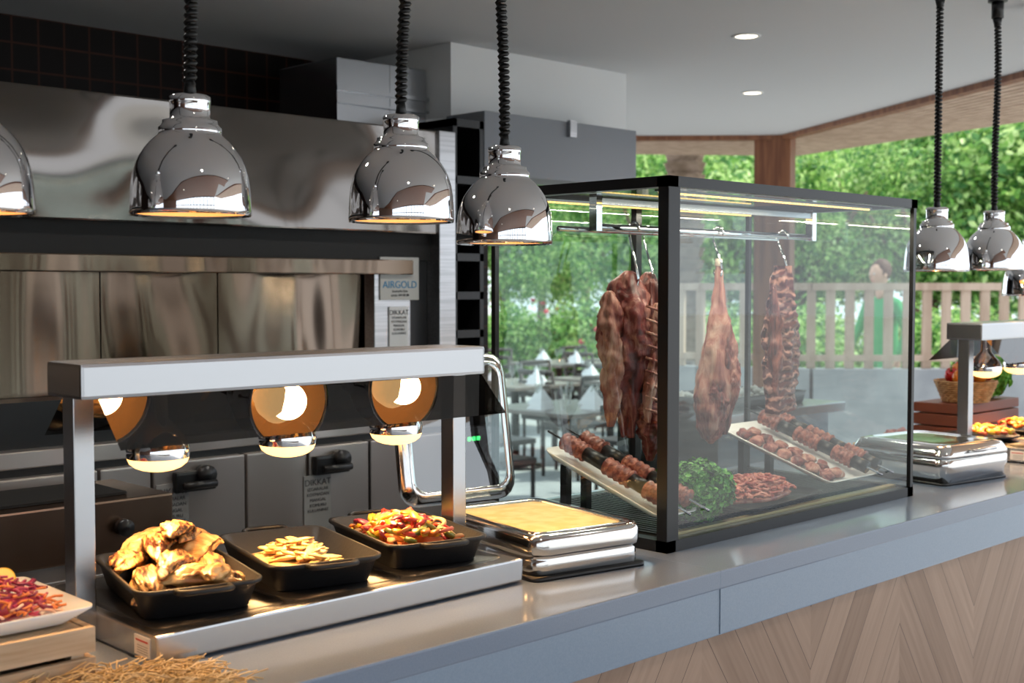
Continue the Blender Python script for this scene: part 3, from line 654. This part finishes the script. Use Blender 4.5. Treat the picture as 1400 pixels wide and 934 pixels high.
# ------------------------------------------------------------ right hand side foods
def pepper(b,M,m):
    b.lathe([(.001,0),(.018,.002),(.027,.015),(.028,.035),(.022,.055),(.008,.058),(.004,.054)],m,12,M); b.cyl(M@Vector((0,0,.052)),M@Vector((.004,0,.075)),.003,mat("stem",(.15,.3,.06),.5),6)
redw=mat("red_wood",(.24,.07,.035),.5)
b=MB("wicker_basket_of_peppers"); wk=mat("wicker",(.42,.22,.08),.7,col2=(.6,.36,.16),ns=40)
for k in range(10):
    rr=.085+.0035*k; n=40; pts=[((rr+.003*(1 if (i+k)%2 else -1))*math.cos(i*2*pi/n),(rr+.003*(1 if (i+k)%2 else -1))*math.sin(i*2*pi/n),.005+k*.0085) for i in range(n)]
    b.tube(pts,.005,wk,5,closed=True)
b.lathe([(.001,.004),(.088,.004),(.112,.085)],wk,24)
pr=mat("pepper_red",(.55,.012,.01),.25,coat=.5); po=mat("pepper_orange",(.75,.22,.02),.25,coat=.5)
for i in range(18):
    a=U(0,6.28);r_=U(0,.075)
    pepper(b,T(r_*math.cos(a),r_*math.sin(a),.07+U(0,.03))@RX(U(-.8,.8))@RY(U(-.8,.8)),random.choice([pr,pr,po]))
b.build((4.77,2.30,1.04))
b=MB("wooden_stand")
for z in (0,.05,.1): b.box(-.16,.34,-.11,.10,z,z+.045 if z<.1 else .138,redw,bev=.004)
b.build((4.79,2.35,.9))
random.seed(21)
la=mat("lettuce_a",(.12,.38,.04),.5)
leafy("lettuce_bunch",900,.085,.022,[la,mat("lettuce_b",(.24,.52,.07),.5)],flat=.9,core=la).build((5.02,2.32,1.13))
def plate_food(name,x,y,z,cols,r=.11,seed=1):
    random.seed(seed); b=MB(name); b.lathe([(.001,0),(r*.6,0),(r*.95,.012),(r,.018),(r*.98,.019),(r*.62,.006),(.001,.006)],porc if seed%2 else cast,28)
    for i in range(60):
        a=U(0,6.28); q=r*.75*math.sqrt(R()); b.blob((q*math.cos(a),q*math.sin(a),.02+.03*(1-q/r)+U(0,.008)),(U(.01,.022),U(.008,.014),.008),random.choice(cols),rot=(U(-.5,.5),U(-.5,.5),U(0,3)),amp=.2,sub=2)
    b.build((x,y,z))
plate_food("plate_of_roasted_vegetables",4.00,2.25,.9,[vm[1],vm[0],vm[6],vm[2]],.12,3)
plate_food("plate_of_roasted_vegetables",4.36,2.36,.9,[vm[1],vm[0],vm[6]],.08,7)
plate_food("bowl_of_chopped_salad",4.32,2.0,.953,[vm[1],vm[2],vm[6]],.11,2)
plate_food("plate_of_roasted_vegetables",4.60,2.0,.953,[vm[1],vm[0],vm[2],vm[5]],.11,4)
# ------------------------------------------------------------ downlights
for (x,y,en) in [(4.16,2.94,22),(5.39,3.77,22),(1.2,2.9,34),(2.6,2.9,34),(.9,.4,24),(3.0,.2,28),(-1.4,-.8,28)]:  # the leading pair is in view; the rest are unseen, added as fill
    zc=2.475 if y<-.1 else 2.5
    e=empty("ceiling_downlight",(x,y,zc)); b=MB("fitting"); b.lathe([(.058,0),(.058,-.004),(.046,-.005),(.044,.0)],white,28); b.lathe([(.044,-.003),(.001,-.003)],dlm,28); b.build(parent=e)
    light('SPOT',"spot",(0,0,-.01),en,(1,.94,.87),.045,parent=e,spot=2.4,blend=.8)
e=empty("added_hood_glow",(1.3,3.9,1.69)); MB("tube").cyl((-.6,-.19,-.02),(.6,-.19,-.02),.012,warm).build(parent=e); light('AREA',"added_glow_light",(0,-.15,-.04),5,(1,.68,.42),1.2,parent=e,sizey=.05,rot=(math.radians(-30),0,0))  # tube out of view, added for the warm glow on the inner panels
# ------------------------------------------------------------ terrace : fence
fm=mat("fence_timber",(.40,.29,.215),.7,col2=(.52,.40,.31),ns=3,stretch=(3,3,.6))
b=MB("terrace_fence"); path=[(12.2,1.6),(11.0,3.2),(9.9,4.3),(8.7,5.5),(8.3,6.3),(8.15,7.0)]
for i in range(len(path)-1):
    p0=Vector((*path[i],0));p1=Vector((*path[i+1],0)); n=max(1,int((p1-p0).length/.15)); a=math.atan2((p1-p0).y,(p1-p0).x)
    for k in range(n):
        q=p0.lerp(p1,k/n); b.box(-.035,.035,-.02,.02,.842,1.50,fm,M=T(q.x,q.y,0)@RZ(a+U(-.05,.05)))
    seg(b,path[i],path[i+1],.07,1.47,1.53,fm); seg(b,path[i],path[i+1],.05,.90,.95,fm)
b.build()
b=MB("planter_kerb")
for i in range(len(path)-1): seg(b,path[i],path[i+1],.2,-.101,.84,mat("concrete",(.27,.29,.31),.8,col2=(.34,.36,.38),ns=3))
b.build()
def leafmat(n,c,c2):
    m=mat(n,c,.5,col2=c2,ns=2.0,ramp=(.35,.65)); nt=m.node_tree; b=nt.nodes["Principled BSDF"]; o=nt.nodes["Material Output"]
    tr=nt.nodes.new("ShaderNodeBsdfTranslucent"); mx=nt.nodes.new("ShaderNodeMixShader"); mx.inputs[0].default_value=.45
    src=b.inputs["Base Color"].links[0].from_socket; nt.links.new(src,tr.inputs[0]); nt.links.new(b.outputs[0],mx.inputs[1]); nt.links.new(tr.outputs[0],mx.inputs[2]); nt.links.new(mx.outputs[0],o.inputs[0]); return m
lm=[leafmat("leaf_a",(.18,.40,.08),(.34,.58,.16)),leafmat("leaf_b",(.46,.68,.20),(.66,.82,.40)),leafmat("leaf_c",(.06,.19,.05),(.14,.32,.10))]
random.seed(31)
cm=[]
for _ in range(3):
    o=leafy("crown_src",2300,1.0,.062,lm,flat=.9,lo=.35).build(); cm.append(o.data); bpy.data.objects.remove(o)
bark=mat("bark",(.12,.08,.05),.9,col2=(.2,.14,.1),ns=8,bump=.5,bs=10)
flw=mat("red_flower",(.60,.05,.07),.5)
def crown(e,k,loc,s,nm="crown"):
    o=bpy.data.objects.new("%s_%d"%(nm,k),random.choice(cm)); SC.collection.objects.link(o); o.parent=e; o.location=loc; o.scale=(s,s,s*U(.7,1)); o.rotation_euler=(U(0,6),U(0,6),U(0,6))
def tree(x,y,h,r,n=7):
    e=empty("garden_tree",(x,y,-.1)); b=MB("trunk"); b.tube([(0,0,0),(.05,.02,h*.3),(-.03,.04,h*.6),(0,0,h*.9)],[.14,.11,.09,.04],bark,10)
    for k in range(4): a=k*1.6; b.tube([(0,0,h*.45),(r*.4*math.cos(a),r*.4*math.sin(a),h*.7),(r*.6*math.cos(a),r*.6*math.sin(a),h*.85)],[.06,.04,.02],bark,7)
    b.build(parent=e)
    for k in range(n):
        a=U(0,6.28); q=r*U(.2,.75); s=r*U(.35,.6); crown(e,k,(q*math.cos(a),q*math.sin(a),h*U(.5,1.0)),s)
def pol(px,d):
    a=(px-700)/1700; return (d*.6968+a*d*.7173, d*.7173-a*d*.6968)
for px,d,h,r in [(690,23,3.4,1.8),(800,26,3.8,2.0),(900,20,3.4,1.6),(990,22,4.0,1.9),(1090,16.5,3.3,1.6),(1190,19,3.8,1.8),(1275,16,3.0,1.5),(1365,17,3.7,1.7),(1470,16,3.5,1.9),(1580,17,4,2.0),(1250,24,4.6,2.0),(1110,26,4.6,2.0),(1440,24,4.8,2.2),(870,29,4.6,2.2),(740,32,5.0,2.4)]:
    x,y=pol(px,d); tree(x,y,h,r,n=8)
for px,d in [(1000,13.6),(1100,13.9),(1200,14.2),(1300,13.8),(1400,13.6),(1500,13.4),(910,17),(820,19.5),(740,20),(660,21)]:
    x,y=pol(px,d); e=empty("hedge_shrub",(x,y,-.1))
    for k in range(5): crown(e,k,(U(-.6,.6),U(-.6,.6),.45+U(0,.35)),U(.5,.75),"foliage")
    if px<950:
        b=MB("blossom")
        for k in range(12): b.blob((U(-1,1),U(-1,1),U(.5,1.4)),(.05,.05,.04),flw,amp=.2,sub=1)
        b.build(parent=e)
px_,py_=pol(935,13.5); b=MB("palm_trunk"); b.lathe([(.22,0),(.18,1.2),(.17,2.2),(.2,3.2),(.3,3.6)],bark,14)
for k in range(26): b.lathe([(.20,.1+k*.13),(.235,.2+k*.13)],bark,10)
b.build((px_,py_,-.1))
def chair(x,y,rz_):
    b=MB("terrace_chair"); m=mat("dark_rattan",(.05,.042,.04),.6)
    b.box(-.22,.22,-.22,.22,.42,.46,m,bev=.01)
    for sx in (-.2,.2):
        b.tube([(sx,-.2,0),(sx,-.2,.43)],.015,m); b.tube([(sx,.2,0),(sx,.2,.45),(sx,.25,.86)],.015,m)
    for z in (.55,.65,.75,.85): b.tube([(-.2,.22+(z-.45)*.1,z),(0,.26+(z-.45)*.1,z),(.2,.22+(z-.45)*.1,z)],.022,m)
    b.build((x,y,-.1),rz_)
def table(x,y):
    b=MB("terrace_table"); m=mat("table_top",(.20,.17,.15),.35)
    b.box(-.42,.42,-.42,.42,.72,.75,m,bev=.006); b.cyl((0,0,.03),(0,0,.72),.035,black); b.lathe([(.24,0),(.24,.02),(.04,.04)],black,20,cap0=True)
    nap=mat("napkin",(.85,.86,.88),.8)
    for k in range(4):
        a=k*pi/2; M=RZ(a)@T(.26,0,.75)
        b.add([(-.07,-.07,0),(.07,-.07,0),(.07,.07,0),(-.07,.07,0),(0,0,.14)],[(0,1,4),(1,2,4),(2,3,4),(3,0,4)],nap,False,M)
        b.lathe([(.025,0),(.004,.01),(.004,.07),(.03,.11),(.027,.16)],lidgl,12,M@T(-.1,.12,0))
    b.build((x,y,-.1))
    for k in range(4): a=k*pi/2; chair(x+.74*math.sin(a),y+.74*math.cos(a),-a)
for px,d in [(775,8.8),(705,11.0),(835,11.6),(765,14.0),(870,14.6)]: table(*pol(px,d))
# ------------------------------------------------------------ walking guest beyond the fence
def person(x,y,rz_):
    e=empty("walking_person",(x,y,-.1),rz_)
    def skin(name,pts,edges,rad,m,root=0):
        me=bpy.data.meshes.new(name); me.from_pydata(pts,edges,[]); me.materials.append(m); o=bpy.data.objects.new(name,me); SC.collection.objects.link(o); o.parent=e
        md=o.modifiers.new("skin",'SKIN')
        for i,v in enumerate(me.skin_vertices[0].data): v.radius=rad[i] if isinstance(rad[i],tuple) else (rad[i],rad[i]); v.use_root=(i==root)
        md.use_smooth_shade=True; s=o.modifiers.new("sub",'SUBSURF'); s.levels=2; s.render_levels=2; return o
    sk=mat("skin",(.62,.36,.25),.5); gr=mat("green_cloth",(.02,.33,.10),.8); hr=mat("hair",(.10,.04,.02),.7)
    P_=[(0,0,1.0),(0,0,1.2),(0,.01,1.42),(0,.02,1.52),(-.10,0,.95),(-.11,.14,.55),(-.11,.10,.12),(.10,0,.95),(.11,-.06,.55),(.11,-.28,.20),(-.18,.01,1.45),(-.23,-.08,1.2),(-.23,.02,.98),(.18,.01,1.45),(.23,.08,1.2),(.22,.22,1.02)]
    E=[(0,1),(1,2),(2,3),(0,4),(4,5),(5,6),(0,7),(7,8),(8,9),(2,10),(10,11),(11,12),(2,13),(13,14),(14,15)]
    rd=[(.15,.11),(.14,.10),(.15,.10),.055,.09,.07,.05,.09,.07,.05,.06,.045,.032,.06,.045,.032]
    skin("clothed_body",P_,E,rd,gr)
    skin("neck",[(0,.02,1.48),(0,.03,1.60)],[(0,1)],[.055,.05],sk)
    for i,(px1,sd) in enumerate(((P_[12],-1),(P_[15],1))):
        h=Vector(px1); base=[tuple(h),tuple(h+Vector((0,.01,-.08)))]; ed=[(0,1)]; rr=[(.03,.016),(.038,.016)]
        for k in range(4): base.append(tuple(h+Vector((0,-.022+k*.018,-.12)))); base.append(tuple(h+Vector((-.01*sd,-.022+k*.018,-.155-.008*(k in(1,2)))))); ed+=[(1,2+2*k),(2+2*k,3+2*k)]; rr+=[.009,.008]
        base+= [tuple(h+Vector((0,.045,-.07))),tuple(h+Vector((0,.06,-.10)))]; ed+=[(0,10),(10,11)]; rr+=[.011,.009]
        skin("hand_%d"%i,base,ed,rr,sk)
    for i,q in enumerate((P_[6],P_[9])):
        b=MB("shoe_%d"%i); b.blob((q[0],q[1]+.06,q[2]-.07),(.05,.13,.045),black,rot=(-.5 if i else 0,0,0),amp=.03); b.build(parent=e)
    b=MB("head")
    def hf(p):
        if p.z<0: p.x*=1-.25*(-p.z/.13); p.y*=1-.08*(-p.z/.13)
        return p
    c=(0,.045,1.71); b.blob(c,(.077,.098,.122),sk,amp=.0,sub=3,fn=hf)
    b.add([(-.014,.09,-.02),(.014,.09,-.02),(0,.118,-.025),(0,.092,.025)],[(0,1,2),(1,3,2),(3,0,2)],sk,True,T(*c))
    for s in (-1,1):
        b.blob((s*.03,.045+.088,1.715),(.012,.008,.007),white,amp=0,sub=2); b.blob((s*.03,.045+.094,1.715),(.005,.004,.005),black,amp=0,sub=1); b.blob((s*.077,.045,1.705),(.012,.02,.032),sk,amp=.05,sub=2)
    b.blob((0,.045+.088,1.655),(.024,.008,.006),mat("lips",(.5,.15,.13),.5),amp=0,sub=2)
    b.blob((0,.025,1.745),(.088,.100,.110),hr,amp=.06,sub=3,fn=lambda p:Vector((p.x,min(p.y,.045) if p.z<.02 else p.y,p.z)))
    b.build(parent=e)
x,y=pol(1207,11.3); person(x,y,math.radians(70))
